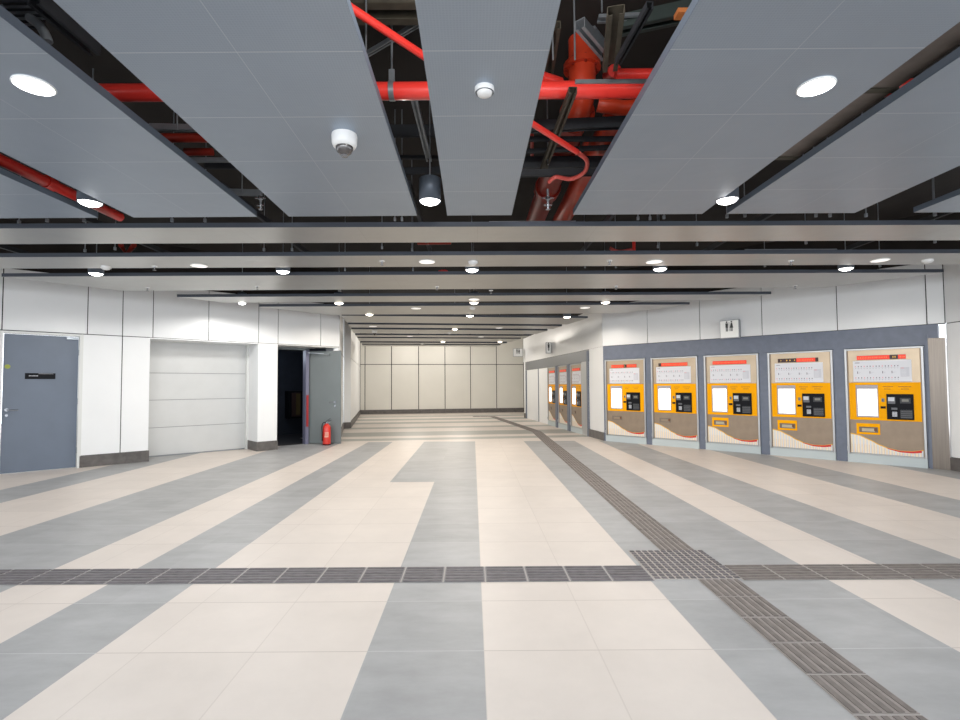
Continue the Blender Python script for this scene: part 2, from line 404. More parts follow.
rm.box(FL.len-.02, FL.len+.8, 2.0, 3.3, 2.4, 2.6, DK, FL); rm.box(Q1-.7, FL.len-.02, .75, 3.3, 2.4, 2.6, DK, FL); struct(rm.build('ceiling_back_room')); rm = MB(); rm.box(Q1-.6, FL.len-.1, .6, 3.2, 0.001, .005, DK2, FL); rm.box(FL.len-.1, FL.len+.7, 2.0, 3.2, 0.001, .005, DK2, FL); struct(rm.build('floor_back_room')); rm = MB()
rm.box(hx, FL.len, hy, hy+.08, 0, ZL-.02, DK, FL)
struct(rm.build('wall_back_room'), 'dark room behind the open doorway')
fr_ = MB(); PF = mat('purple_grey_frame', srgb(108, 110, 132), .5)
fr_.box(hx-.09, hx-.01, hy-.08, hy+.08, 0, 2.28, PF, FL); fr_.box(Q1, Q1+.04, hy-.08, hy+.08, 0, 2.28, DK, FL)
fr_.box(Q1, hx, hy-.08, hy+.08, 2.25, ZL-.02, FRAMEW if False else DOORG, FL)
od = struct(fr_.build('door_2'), 'doorway with grey leaf standing open')
n_ = MB(); n_.box(hx-.075, hx-.025, hy-.1, hy-.08, .42, 1.17, mat('red_strip', srgb(150, 30, 36), .5), FL); n_.build('red_edge_strip', od)
LF = Frame(hinge[:2], leafend[:2])
n_ = MB(); n_.box(.02, LF.len, 0, .045, .01, 2.235, DOORG, LF); leaf = n_.build('door_leaf', od, bevel=.003)
hl = LF.hit(334, 402); lever(LF, hl[0]+.03, hl[1], 0, 'door_handle', leaf, -1)
n_ = MB(); n_.bar(LF(.05, -.10, 2.19), LF(.42, -.03, 2.17), .03, .02, GALV); n_.bar(LF(.05, -.10, 2.19), LF(-.1, -.02, 2.23), .03, .02, GALV)
n_.box(.30, .56, -.05, 0, 2.12, 2.17, DOORG, LF); n_.build('door_closer', leaf)
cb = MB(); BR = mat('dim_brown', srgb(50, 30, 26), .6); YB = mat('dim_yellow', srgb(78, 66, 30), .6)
u0 = FL.hit(289, 391, 2.9); u1 = FL.hit(303, 418, 2.9)
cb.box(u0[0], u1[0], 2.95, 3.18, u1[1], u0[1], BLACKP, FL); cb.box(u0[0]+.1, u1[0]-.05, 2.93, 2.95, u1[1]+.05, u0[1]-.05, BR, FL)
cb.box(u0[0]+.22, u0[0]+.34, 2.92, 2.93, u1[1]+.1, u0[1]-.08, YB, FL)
tag(cb.build('cabinet'), 'dim brown wall cabinet inside the dark room behind the doorway', 'cabinet')

# right (ticket machine) wall
COLST = mat('column_steel', srgb(124, 116, 108), .3, .85, noise=.12, nscale=2, aniso=(30, 30, .6))
w = MB()
MW, MH = 1.05, 1.985
sM = [.575, 1.77, 2.955, 4.17, 5.395]
xj = [0]+[(a+b)/2 for a, b in zip(sM[:-1], sM[1:])]+[5.98, FM.len]
for a, b in zip(xj[:-1], xj[1:]): panel(w, FM, a, b, ZL, ZT)
w.box(0, FM.len, 0, .12, ZL, ZT, JOINT, FM)
w.box(0, FM.len-.09, -.01, .3, MH+.005, ZL-.002, STONE, FM)
lo = [0]+[x+MW/2+.005 for x in sM]; hi = [x-MW/2-.005 for x in sM]+[5.98]
for a, b in zip(lo, hi):
    w.box(a, b, -.01, .3, 0, MH+.01, STONE, FM)
w.box(0, FM.len, .45, .5, 0, MH, JOINT, FM)
w.box(5.98, FM.len-.01, -.03, .3, 0.0, 2.1, COLST, FM)
w.box(5.95, 5.98, -.04, .3, 0.0, 2.16, STONE, FM)
FE = Frame((7.55, 8.03), (7.42, 5.3))
w.box(0, FE.len, .02, .12, 0, ZT, JOINT, FE)
panel(w, FE, 0, .30, .2, ZL, .02); panel(w, FE, 0, .30, ZL, ZT, .02)
for a in (.30, 1.2, 2.1): panel(w, FE, a, a+.9, .2, ZL, .02); panel(w, FE, a, a+.9, ZL, ZT, .02)
struct(w.build('wall_right'), 'white upper panels over blue-grey stone around ticket machines')
b_ = MB(); b_.box(0.0, FE.len, -.02, .02, 0, .2, BASEST, FE); struct(b_.build('baseboard_right'))

# further right wall with three machines
w = MB()
s3 = [FN.len-2.08, FN.len-3.36, FN.len-4.63]
s3 = sorted(s3)
PWL = FN.len-1.04
XA, XB = s3[0]-MW/2, s3[-1]+MW/2
w.box(0, FN.len, .0, .12, ZL, ZT, JOINT, FN)
for a, b in zip([0, 1.2, 2.4, 3.6, 4.85, 6.1, 7.35, 8.0], [1.2, 2.4, 3.6, 4.85, 6.1, 7.35, 8.0, FN.len]): panel(w, FN, a, b, ZL, ZT, g=.002)
HST = mat('header_steel', srgb(120, 124, 130), .3, .7)
w.box(.3, PWL+.02, -.005, .3, MH+.01, ZL-.002, HST, FN)
w.box(0, FN.len, .45, .5, 0, MH, JOINT, FN)
for a, b in zip([s3[0]+MW/2+.005, s3[1]+MW/2+.005], [s3[1]-MW/2-.005, s3[2]-MW/2-.005]): w.box(a, b, -.06, .3, 0, MH+.01, STONE, FN)
w.box(XB+.005, PWL, -.03, .3, 0, MH+.02, SILVER, FN); w.box(PWL-.12, PWL, -.032, .3, 0, MH+.3, STONE, FN)
w.box(PWL, FN.len-.03, 0, .3, 0, ZL, WHITE, FN)
w.box(0, .35, 0, .3, .0, ZL, WHITE, FN)
w.box(.35, .42, -.02, .3, 0, MH, STONE, FN)
w.box(.42, XA-1.42, .02, .3, .0, MH, WHITE, FN); w.box(XA-1.42, XA-1.36, -.005, .3, 0, MH, STONE, FN); w.box(XA-1.36, XA-.005, .01, .3, 0, MH, WHITE, FN)
struct(w.build('wall_corridor_right'), 'white panel wall with steel header further along on the right')
b_ = MB(); b_.box(PWL-.02, FN.len-.0, -.03, .02, 0, .2, BASEST, FN); b_.box(0, .35, -.02, .02, 0, .2, BASEST, FN)
struct(b_.build('baseboard_corridor_right'))

# corridor left wall and far wall
c1 = at(344, 428.6); c2 = at(350, 428.3); c3 = at(360, 414.4); c4 = at(523, 411.9)
LE = FL(FL.len, 0, 0)
FC = Frame(c3[:2], c2[:2])
w = MB()
n = 7
for i in range(n):
    a, b = FC.len*i/n, FC.len*(i+1)/n
    for z0, z1 in ((.2, ZL), (ZL, ZT+.7)):
        w.box(a+.01, b-.01, 0, .02, z0+.01, z1-.01, WHITE, Frame(c2[:2], c3[:2]))
FC2 = Frame(c2[:2], c3[:2])
w.box(0, FC2.len, .02, .14, 0, ZT+.7, JOINT, FC2)
FP = Frame(c1[:2], c2[:2]); w.box(0, FP.len+.02, 0, .1, 0, ZT+.7, WHITE, FP)
FD = Frame((LE.x-.02, LE.y), (c1.x-.03, c1.y))
w.box(0, FD.len, 0, .1, 0, ZT+.7, WHITE, FD)
for a in (.9, 2.1, 3.3): w.box(a, a+.015, -.004, .01, .2, ZT+.7, JOINT, FD)
w.box(0, FD.len, -.006, .01, ZL-.008, ZL+.008, JOINT, FD)
struct(w.build('wall_corridor_left'), 'white panelled left wall of the corridor')
b_ = MB(); b_.box(0, FC2.len, -.03, .02, 0, .2, BASEST, FC2); b_.box(-.0, FP.len, -.03, .02, 0, .2, BASEST, FP); b_.box(0, FD.len, -.03, .02, 0, .2, BASEST, FD)
struct(b_.build('baseboard_corridor_left'))
FF = Frame(c3[:2], (c4-(c3-c4).normalized()*1.5)[:2]) if False else Frame(c3[:2], (c4+(c4-c3).normalized()*1.2)[:2])
w = MB(); fx = [0]+[FF.hit(px, 380)[0] for px in (365, 391.5, 418.6, 445, 470.5, 496.5)]+[FF.len-1.2+.05, FF.len]
WFAR = mat('white_enamel_far', srgb(212, 210, 202), .4, noise=.02, nscale=1.5)
for a, b in zip(fx[:-1], fx[1:]):
    w.box(a+.018, b-.018, -.02, .02, .2, 2.41, WFAR, FF); w.box(a+.018, b-.018, -.02, .02, 2.44, 4.15, WFAR, FF)
w.box(-.3, FF.len, .0, .14, 0, 4.15, JOINT, FF)
struct(w.build('wall_far'), 'white panel wall closing the far end of the corridor')
b_ = MB(); b_.box(0, FF.len, -.05, .0, 0, .21, BASEST, FF); struct(b_.build('baseboard_far'))
FQ = Frame(FF(FF.len-.9, 0, 0)[:2], (2.18, 21.4))
w = MB(); w.box(0, FQ.len, 0, .12, .0, 4.15, WHITE, FQ); struct(w.build('wall_corridor_end'))

# slab over the void and its dark edges
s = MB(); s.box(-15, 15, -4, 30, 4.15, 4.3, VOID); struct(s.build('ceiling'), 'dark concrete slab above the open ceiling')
s = MB(); s.box(-12, 12, -3.9, -3.8, 2.9, 4.15, VOID); s.box(-12, -11.9, -3.8, 12, 2.9, 4.15, VOID); s.box(11.9, 12, -3.8, 12, 2.9, 4.15, VOID)  # unseen bulkheads added to keep world light out of the void
struct(s.build('void_light_block'))
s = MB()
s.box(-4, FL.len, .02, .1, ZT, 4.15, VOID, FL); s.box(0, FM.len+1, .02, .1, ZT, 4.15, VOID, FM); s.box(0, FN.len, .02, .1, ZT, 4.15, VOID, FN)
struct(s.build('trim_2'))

# ------------------------------------------------------------------ suspended ceiling
PT = .05
slabs = [(-6.6, -4.95, 'grey perforated ceiling panel run at the far left, beside the narrow run'),
         (-4.7, -3.48, 'grey perforated ceiling panel run left of the leftmost bright pendant lamp'),
         (-3.15, -2.0, 'wide grey perforated ceiling panel run holding the left round downlight'),
         (-1.703, -.508, 'wide grey perforated ceiling panel run holding the dome camera'),
         (-.227, .373, 'narrow grey perforated ceiling panel run holding the white detector'),
         (.945, 2.148, 'wide grey perforated ceiling panel run holding the right round downlight'),
         (2.38, 3.57, 'wide grey perforated ceiling panel run right of the brown duct slot'),
         (4.12, 5.3, 'grey perforated ceiling panel run at the right edge of the photo')]
for x0, x1, lb in slabs:
    md = (x0+x1)/2; PM = panel_mat('ceiling_sheet_%d' % int(1000*abs(md)), srgb(*PCOL), srgb(186, 193, 200), 40., md if x1-x0 > 1 else 25., .58, 4.648)
    m = MB(); m.faces([(x0, -3.7, CZ), (x1, -3.7, CZ), (x1, 4.648, CZ), (x0, 4.648, CZ)], [(0, 3, 2, 1)], PM)
    e = .002
    m.box(x0, x1, -3.7, 4.648, CZ+e, CZ+PT, EDGE)
    tag(m.build('ceiling_panel'), lb, 'ceiling panel', 'lengthwise ceiling panel runs')

la, lb_ = at(174, 296.8, CZ), at(260, 306.8, CZ)
ra, rb = at(930, 274.2, CZ), at(686, 305.0, CZ)
def half(p, q, side):      # returns a,b,c keeping the side containing x=0
    a, b = q.y-p.y, -(q.x-p.x); c = a*p.x+b*p.y
    if a*0+b*9-c < 0: a, b, c = -a, -b, -c
    return a, b, c
HL, HR = half(la, lb_, 0), half(ra, rb, 0)
ka, kb = at(341, 314.5, CZ), at(360.5, 342.5, CZ)
ma, mb_ = at(583, 319.6, CZ), at(523.5, 338, CZ)
KL, KR = half(ka, kb, 0), half(ma, mb_, 0)
def half2(p, q, ref):
    a, b = q.y-p.y, -(q.x-p.x); c = a*p.x+b*p.y
    if a*ref[0]+b*ref[1]-c < 0: a, b, c = -a, -b, -c
    return a, b, c
KL = half2(ka, kb, (-1.5, 14)); KR = half2(ma, mb_, (-1, 14))
ordn = ['nearest', 'second', 'third', 'fourth', 'fifth', 'sixth', 'seventh', 'eighth', 'ninth', 'tenth', 'eleventh', 'twelfth']
beams = [(4.97, 5.52), (6.08, 6.67), (7.16, 8.25), (8.87, 9.49), (9.99, 11.18)]
def plank(poly, i, wd, extra=''):
    m = MB(); n = len(poly)
    m.faces([(x, y, CZ) for x, y in poly], [list(range(n))[::-1]], PANB)
    m.prism(poly, CZ+.002, CZ+PT, EDGED)
    return tag(m.build('ceiling_panel'), lb, 'ceiling panel', 'crosswise ceiling planks')
dsc = ['slim', 'slim', 'broad', 'slim', 'broad', 'broad', 'narrow', 'broad', 'slim', 'broad', 'narrow', 'narrow']
for i, (y0, y1) in enumerate(beams):
    q = [(-9.5, y0-.06), (9.5, y0+.092), (9.5, y1+.092), (-9.5, y1-.06)]
    q = clip(q, 1, 0, -9.2) 
    if i >= 2: q = clip(clip(q, *HL), *HR)
    lb = f'{dsc[i]} silver-grey crosswise ceiling plank, {ordn[i]} from the viewer'
    plank(q, i, 0)
cb_px = [(316.0, 322.8), (324.6, 327.6), (329.4, 333.2), (335, 336.9), (338.1, 341.2), (342.6, 343.7), (344.7, 346.2)]
TB = math.radians(7.0); cb, sb = math.cos(TB), math.sin(TB)
def dB(px, py): return at(px, py, CZ).dot(Vector((-sb, cb, 0)))
for j, (a, b) in enumerate(cb_px):
    i = j+5; d0, d1 = dB(380, a), dB(380, b)
    q = [(x*cb-d*sb, x*sb+d*cb) for x, d in ((-12, d0), (12, d0), (12, d1), (-12, d1))]
    q = clip(clip(q, *KL), *KR)
    lb = f'{dsc[i]} silver-grey crosswise corridor ceiling plank, {ordn[i]} from the viewer'
    plank(q, i, 0)

# ------------------------------------------------------------------ ceiling fittings
def lamp_light(p, power, col=(1, 1, 1), size=.11, spot=True, ang=174):
    l = bpy.data.lights.new('lamp', 'SPOT'); l.energy = power; l.color = col; l.shadow_soft_size = size; l.spot_size = math.radians(ang); l.spot_blend = .25
    o = bpy.data.objects.new('lamp', l); COL.objects.link(o); o.location = p; return o

def pendant(px, py, label, r=.085, warm=False, power=60, z=CZ-.005, long=.2):
    p = at(px, py, z); o = thing('pendant_downlight', label, 'ceiling light', p, 0, 'cylinder downlights hanging in the ceiling slots')
    m = MB(); m.lathe([(r*.9, 0.012), (r, 0), (r, long), (r*.4, long+.02), (.008, long+.03)], EDGE, n=24); m.build('housing', o)
    m = MB(); m.lathe([(.0001, -.026), (r*.4, -.022), (r*.75, -.008), (r*.94, .012)], LAMPW if warm else LAMP, n=24); m.build('lens', o)
    m = MB(); m.tube([(0, 0, long+.02), (0, 0, 4.15-p.z)], .006, GALV, 6); m.build('hanging_rod', o)
    lamp_light(Vector((p.x, p.y, p.z-.05)), power*(1.25 if warm else 1.35), (1, .91, .80) if warm else (1, .97, .93))
    return o
pend = [(430, 202, 'bright cylinder pendant lamp in the slot right of the dome camera', .085, 0, 60),
        (90, 203.5, 'bright cylinder pendant lamp by the red pipe at upper left', .085, 0, 55),
        (727, 201, 'bright cylinder pendant lamp at the end of the brown duct slot', .085, 0, 60),
        (96, 274, 'leftmost bright lamp between the second and third ceiling planks', .085, 0, 60),
        (283, 272, 'bright lamp between second and third planks, left of the corridor', .085, 0, 55),
        (472, 270.5, 'centre bright lamp between the second and third ceiling planks', .085, 0, 55),
        (660, 269.5, 'bright lamp between second and third planks, above the ticket machines', .085, 0, 55),
        (846, 269, 'rightmost bright lamp between the second and third ceiling planks', .085, 0, 60),
        (242, 303.5, 'left bright lamp at the end of the fifth plank, washing the wall', .07, 0, 70),
        (339, 303.5, 'bright lamp between fourth and fifth planks, left of centre', .085, 1, 50),
        (474, 303, 'bright lamp between fourth and fifth planks, at the centre', .085, 1, 50),
        (605.5, 302.7, 'bright lamp between fourth and fifth planks, right of centre', .085, 1, 50),
        (369.5, 314.8, 'bright corridor lamp behind the fifth plank, on the left', .085, 1, 50),
        (470, 316, 'bright corridor lamp behind the fifth plank, at the centre', .085, 1, 50),
        (567, 317.2, 'bright corridor lamp behind the fifth plank, on the right', .085, 1, 50),
        (455, 329.3, 'bright corridor lamp between the seventh and eighth planks', .085, 1, 60),
        (443, 341.8, 'faint corridor lamp behind the tenth plank', .085, 1, 60),
        (500, 341.8, 'faint corridor lamp behind the tenth plank, farther right', .085, 1, 60)]
for px, py, lb, r, wm, pw in pend: pendant(px, py, lb, r*1.1, wm, pw)

def disc(px, py, label, r=.11, em=True, warm=False, power=0, group='flush round downlights'):
    p = at(px, py, CZ); o = thing('round_downlight', label, 'ceiling light', p, 0, group)
    m = MB(); m.lathe([(r, 0), (r+.002, -.006), (r*.93, -.010)], WPLAST, n=32); m.build('trim_ring', o)
    m = MB(); m.lathe([(r*.94, -.008), (.0001, -.008)], (LAMPW if warm else LAMP) if em else mat('dim_lens', (1, .97, .92, 1), .4, emit=.75), n=32); m.build('lens', o)
    if power: lamp_light(Vector((p.x, p.y, p.z-.03)), power, (1, .9, .78) if warm else (.96, .98, 1), size=.12)
disc(34, 85, 'large bright round downlight in the left panel run', .092, True, False, 45)
disc(816, 86, 'large bright round downlight in the right panel run', .09, True, False, 45)
for px, py, lb in [(427, 261.5, 'dim round downlight in the second plank, left of centre'), (654, 261.5, 'dim round downlight in the second plank, right of centre'),
                   (880, 260, 'dim round downlight in the second plank, far right'), (199, 265.4, 'dim round downlight in the second plank, far left'),
                   (474, 299.2, 'dim round downlight in the fourth plank'), (416, 308.2, 'dim round downlight in the fifth plank, left'), (585, 307.5, 'dim round downlight in the fifth plank, right'),
                   (373, 328.6-2.4, 'dim round downlight in the seventh plank, left end'), (499, 327.8, 'dim round downlight in the seventh plank, right of centre'),
                   (410, 336, 'dim round downlight in the ninth plank'), (481, 336.7, 'dim round downlight in the ninth plank, farther right')]:
    disc(px, py, lb, .105, False, True, 18)

def detector(px, py, label, r=.06):
    p = at(px, py, CZ); o = thing('smoke_detector', label, 'smoke detector', p, 0, 'round white detectors on the ceiling')
    m = MB(); m.lathe([(r, 0), (r, -.02), (r*.96, -.026)], WPLAST, n=24); m.build('base', o)
    m = MB(); m.lathe([(r*.8, -.026), (r*.7, -.038), (r*.35, -.045), (.0001, -.046)], WPLAST, n=24); m.build('sensing_head', o)
detector(484.5, 88, 'large white detector on the narrow centre panel run', .052)
for px, py, lb in [(106, 266.5, 'white dome detector on the second plank, far left'), (473, 261.5, 'white dome detector on the second plank, at the centre'), (927.5, 259.8, 'white dome detector on the second plank, far right'),
                   (472.5, 307.8, 'white dome detector on the fifth plank'), (449.5, 332.6, 'white detector on the eighth corridor plank'), (422, 343.2, 'white detector on the eleventh corridor plank'), (448, 345.4, 'white detector on the twelfth corridor plank')]:
    detector(px, py, lb)

def cctv(px, py, label, s=1.):
    p = at(px, py, CZ); o = thing('dome_camera', label, 'security camera', p, 0, 'ceiling dome cameras')
    m = MB(); m.lathe([(.078*s, 0), (.08*s, -.01), (.078*s, -.055*s), (.07*s, -.075*s), (.055*s, -.08*s)], WPLAST, n=32); m.build('housing', o)
    m = MB(); pr = [(.055*s*math.cos(a), -.08*s-.055*s*math.sin(a)) for a in [i*math.pi/2/8 for i in range(9)]]; pr[-1] = (.0001, pr[-1][1])
    m.lathe(pr, mat('smoked_dome', srgb(70, 66, 66), .12, coat=1), n=32); m.build('smoked_dome', o)
    m = MB(); m.lathe([(.022*s, -.11*s), (.022*s, -.138*s), (.0001, -.1385*s)], CHROME, n=16); m.build('lens', o)
cctv(344.5, 135, 'white dome security camera under the wide panel left of centre')
cctv(374.5, 330.5, 'small white dome security camera far down the corridor ceiling')

def sprinkler(px, py, label):
    p = at(px, py, CZ); o = thing('sprinkler', label, 'sprinkler', p, 0, 'flush ceiling sprinklers')
    m = MB(); m.lathe([(.035, 0), (.034, -.008), (.018, -.01)], WPLAST, n=20); m.build('cover_ring', o)
    m = MB(); m.lathe([(.012, -.008), (.012, -.03), (.005, -.035), (.005, -.05), (.022, -.052), (.022, -.055), (.0001, -.056)], CHROME, n=16); m.build('deflector', o)
for px, py, lb in [(147.5, 287.5, 'small sprinkler under the third plank, far left'), (257, 286, 'small sprinkler under the third plank, left'), (437, 286.5, 'small sprinkler under the third plank, left of centre'),
                   (491, 290.3, 'small sprinkler at the far edge of the third plank, centre'), (616, 286, 'small sprinkler under the third plank, right of centre'), (795, 285.5, 'small sprinkler under the third plank, far right'),
                   (154.5, 266, 'small sprinkler under the second plank, left'), (382, 261, 'small sprinkler under the second plank, left of centre'), (609.5, 260.5, 'small sprinkler under the second plank, right of centre'), (791, 260.5, 'small sprinkler under the second plank, right')]:
    sprinkler(px, py, lb)

# ------------------------------------------------------------------ services in the void
def pipe(name, pts, r, mt, label, cat='pipe', group=None, couplings=(), n=16):
    m = MB(); m.tube(pts, r, mt, n); o = tag(m.build(name), label, cat, group)
    for a, b in couplings:
        c = MB(); c.tube([a, b], r*1.22, mt, n); c.build('coupling', o)
    return o
def arc(p, n=8):  # catmull-rom smoothing
    p = [Vector(q) for q in p]; out = []
    for i in range(len(p)-1):
        a, b, c, d = p[max(i-1, 0)], p[i], p[i+1], p[min(i+2, len(p)-1)]
        for k in range(n):
            t = k/n; out.append(.5*((2*b)+(c-a)*t+(2*a-5*b+4*c-d)*t*t+(3*b-a-3*c+d)*t**3))
    return out+[p[-1]]
def rods(mb, pts, z0=CZ+PT, z1=4.15, r=.006, mt=None):
    for x, y in pts: mb.tube([(x, y, z0), (x, y, z1)], r, mt or GALV, 6)

ym = at(402, 91, 3.42)
pm = pipe('fire_main_pipe', [(-6.5, ym.y, 3.42), (6.5, ym.y, 3.42)], .058, PIPER, 'bright red sprinkler main crossing all the ceiling slots', 'pipe', None,
          [((x, ym.y, 3.42), (x+.12, ym.y, 3.42)) for x in (-4.2, 4.0)])
# clamp and rod on the main
cl = MB(); px_ = at(391.5, 90, 3.42)
cl.tube([(px_.x-.018, ym.y, 3.42), (px_.x+.018, ym.y, 3.42)], .064, GALV, 16); cl.box(px_.x-.02, px_.x+.02, ym.y-.01, ym.y+.01, 3.48, 3.57, GALV); cl.tube([(px_.x, ym.y, 3.55), (px_.x, ym.y, 4.13)], .008, GALV, 8)
cl.build('pipe_clamp', pm)
st_ = MB(); a_, b_2 = at(574, 88, 3.42), at(640, 88, 3.42); st_.box(a_.x, b_2.x+.15, ym.y-.065, ym.y-.055, 3.425, 3.455, GALV); st_.build('pale_label_strip', pm)
pipe('sprinkler_branch_pipe', [at(330, -8, 3.62), at(348, 6, 3.60), at(424, 56, 3.56), at(470, 86, 3.54)], .025, PIPER, 'thin red branch pipe slanting through the slot beside the camera panel')
# slot 3 services
pipe('branch_pipe', [at(500, 103, 3.17), at(536, 126, 3.165), at(577, 152, 3.16)], .021, PIPER, 'red branch pipe feeding the flexible sprinkler hose')
hp = arc([at(579, 153.5, 3.16), at(587, 161, 3.155), at(584.5, 172, 3.15), at(571, 179, 3.145), at(556, 177, 3.14), at(549, 182, 3.12)], 6)
ho = pipe('sprinkler_hose', hp, .017, HOSE, 'pinkish red flexible hose curling down to a hanging sprinkler', 'hose')
def sprig(px, py, z, label, ln=.2):
    p = at(px, py, z); o = thing('hanging_sprinkler', label, 'sprinkler', p, 0, 'exposed sprinkler drops in the ceiling slots')
    m = MB(); m.tube([(0, 0, 0), (0, 0, ln)], .011, GALV, 8); m.build('drop_pipe', o)
    m = MB(); m.bar((-.05, 0, ln*.5), (.05, 0, ln*.5), .012, .012, CHROME); m.tube([(0, 0, ln*.42), (0, 0, ln*.58)], .022, CHROME, 10); m.bar((-.035, 0, ln*.1), (.035, 0, ln*.1), .012, .012, CHROME); m.build('bracket', o)
    m = MB(); m.lathe([(.02, -.02), (.022, -.024), (.0001, -.026)], CHROME, n=14); m.lathe([(.012, .02), (.006, -.02)], CHROME, n=12); m.build('deflector', o)
sprig(548, 207, 2.95, 'silver sprinkler drop hanging below the curled red hose', .16)
sprig(260.5, 207, 3.02, 'silver sprinkler drop at the end of the left dark slot', .17)
# big orange pipes
bp0 = [at(537, 222, 3.45), at(548, 172, 3.45)]
zb = 3.62
A0, A1 = at(540, 205, zb), at(571, 105, zb)
XL_, XR_ = at(540, 208, zb).x, at(568, 208, zb).x
YE = at(574, 112, zb).y
pipe('large_pipe', [(XL_, 6.9, zb), (XL_, YE+.12, zb)], .12, PIPED, 'left of two thick orange-red pipes in the centre right slot', 'pipe', 'two thick lengthwise pipes',
     [((XL_, 4.6, zb), (XL_, 4.75, zb)), ((XL_, 5.6, zb), (XL_, 5.75, zb))])
pipe('large_pipe', [(XR_, 6.9, zb), (XR_, 4.1, zb)], .115, PIPEO, 'right of two thick orange-red pipes in the centre right slot', 'pipe', 'two thick lengthwise pipes', [((XR_, 5.0, zb), (XR_, 5.15, zb))])
ex_ = XL_+.01
el = pipe('elbow_pipe', arc([(ex_, YE+.1, zb), (ex_, YE, zb), (ex_, YE-.12, zb+.04), (ex_, YE-.18, zb+.16), (ex_, YE-.18, 4.1)], 5), .105, PIPEO, 'orange-red elbow pipe with bolted flanges above the red main')
for q, ax in ((Vector((ex_, YE-.18, zb+.26)), Vector((0, 0, 1))), (Vector((ex_, YE+.03, zb)), Vector((0, 1, 0)))):
    f = MB(); f.tube([q-ax*.02, q+ax*.02], .145, PIPEO, 20)
    for k in range(8):
        t_ = k*math.pi/4; u = Vector((math.cos(t_), 0, math.sin(t_))) if abs(ax.y) > .5 else Vector((math.cos(t_), math.sin(t_), 0))
        f.tube([q+u*.125-ax*.032, q+u*.125+ax*.032], .011, PIPED, 6)
    f.build('flange', el)
for (pa, pb, z, r_, lb_x) in [((583, 145), (640, 144), 3.85, .035, 'red pipe across the slot just beyond the hose bend'), ((588, 156), (630, 156), 3.9, .05, 'orange-red pipe across the slot beside the hose curve')]:
    q0, q1 = at(*pa, z), at(*pb, z); pipe('cross_pipe', [q0, (q1.x+.2, q0.y, z)], r_, PIPEO, lb_x)
pipe('valve_pipe', arc([at(598, 104, 3.62), at(612, 106, 3.6), at(626, 108, 3.6), at(660, 104, 3.6)], 5), .06, PIPEO, 'orange-red pipe bend with valve below the red main at right', 'pipe')
q = at(617, 75, 3.75); pipe('stub_pipe', [q+Vector((-.01, 0, .0)), q+Vector((.05, 0, 0)), q+Vector((.9, 0, 0))], .045, PIPER, 'short red pipe end above the main in the centre right slot')
q = at(603, 84, 3.8); pipe('stub_pipe', [q+Vector((.08, -.05, .08)), q+Vector((.1, .2, .2))], .05, PIPER, 'short slanting red pipe behind the orange elbow')
q0, q1 = at(532, 135, 3.7), at(532, 165, 3.7); pipe('drain_pipe', [q0, q1], .018, PIPED, 'thin vertical-looking dark red pipe at left of the centre right slot')
q0, q1 = at(480, 58, 3.6), at(560, 84, 3.6); pipe('slanting_pipe', [q0, q1], .045, PIPER, 'red pipe slanting behind the main toward the elbow')
# steel channels
def chan(name, a, b, w, h, mt, label, cat='steel channel', group='steel channels above the ceiling'):
    a = Vector(a); b = Vector(b); d = (b-a).normalized(); r = d.cross(Vector((0, 0, 1))).normalized(); m = MB()
    t = .004; up = Vector((0, 0, 1))
    m.bar(a+up*h/2, b+up*h/2, w, t, mt); m.bar(a+r*w/2, b+r*w/2, t, h, mt); m.bar(a-r*w/2, b-r*w/2, t, h, mt)
    m.bar(a-up*h/2+r*w*.35, b-up*h/2+r*w*.35, w*.3, t, mt); m.bar(a-up*h/2-r*w*.35, b-up*h/2-r*w*.35, w*.3, t, mt)
    return tag(m.build(name), label, cat, group)
def chp(name, p, q, z, w, h, mt, label, **k): return chan(name, at(*p, z), at(*q, z), w, h, mt, label, **k)
chp('steel_channel', (480, 129), (640, 122), 3.40, .05, .08, VOIDST, 'dark blue-grey channel just beyond the hose bend')
chp('steel_channel', (470, 139), (640, 139), 3.38, .03, .03, VOIDST, 'thin dark channel behind the red branch pipe')
chp('steel_channel', (470, 154), (640, 146), 3.38, .03, .03, VOIDST, 'thin dark ribbed rail behind the hose bend')
chp('steel_channel', (490, 166), (640, 165), 3.38, .16, .10, VOIDST, 'broad dark channel behind the hose curl')
chp('steel_channel', (470, 174), (640, 172), 3.2, .04, .05, VOIDST, 'low dark channel below the hose curl')
chp('steel_channel', (573, 90), (543, 170), 3.28, .05, .04, VOIDOL, 'olive channel running lengthwise over the red main')
chp('steel_channel', (555, 25), (548, 75), 3.7, .07, .05, VOIDOL, 'perforated dark channel at left of centre right slot')
chp('steel_channel', (616, 10), (610, 68), 3.45, .09, .05, VOIDOL, 'upright-looking olive channel in the centre right slot')
chp('steel_channel', (650, 5), (618, 62), 3.4, .035, .04, VOIDST, 'dark perforated strut slanting in the centre right slot')
chp('cable_conduit', (580, 24), (606, 55), 3.6, .06, .06, GALV, 'silver duct slanting down toward the olive channel', cat='duct', group=None)
chp('cable_conduit', (592, 30), (612, 56), 3.7, .04, .04, GALV, 'thin silver conduit beside the slanting duct', cat='conduit', group=None)
chp('cable_tray', (598, 19), (640, 17), 3.8, .06, .02, GALV, 'short pale tray high in the centre right slot', cat='cable tray', group=None)
DG = mat('dark_green_steel', srgb(58, 68, 66), .5, .2)
gx = chp('steel_beam', (614, 27), (704, 8), 3.8, .1, .09, DG, 'dark green beam with an orange tag in the centre right slot', cat='beam', group=None)
q0 = at(677, 14.5, 3.72); m = MB(); m.box(q0.x, q0.x+.10, q0.y-.02, q0.y+.05, 3.72, 3.75, mat('orange_tag', srgb(226, 140, 80), .5)); tt = m.build('orange_tag', gx)
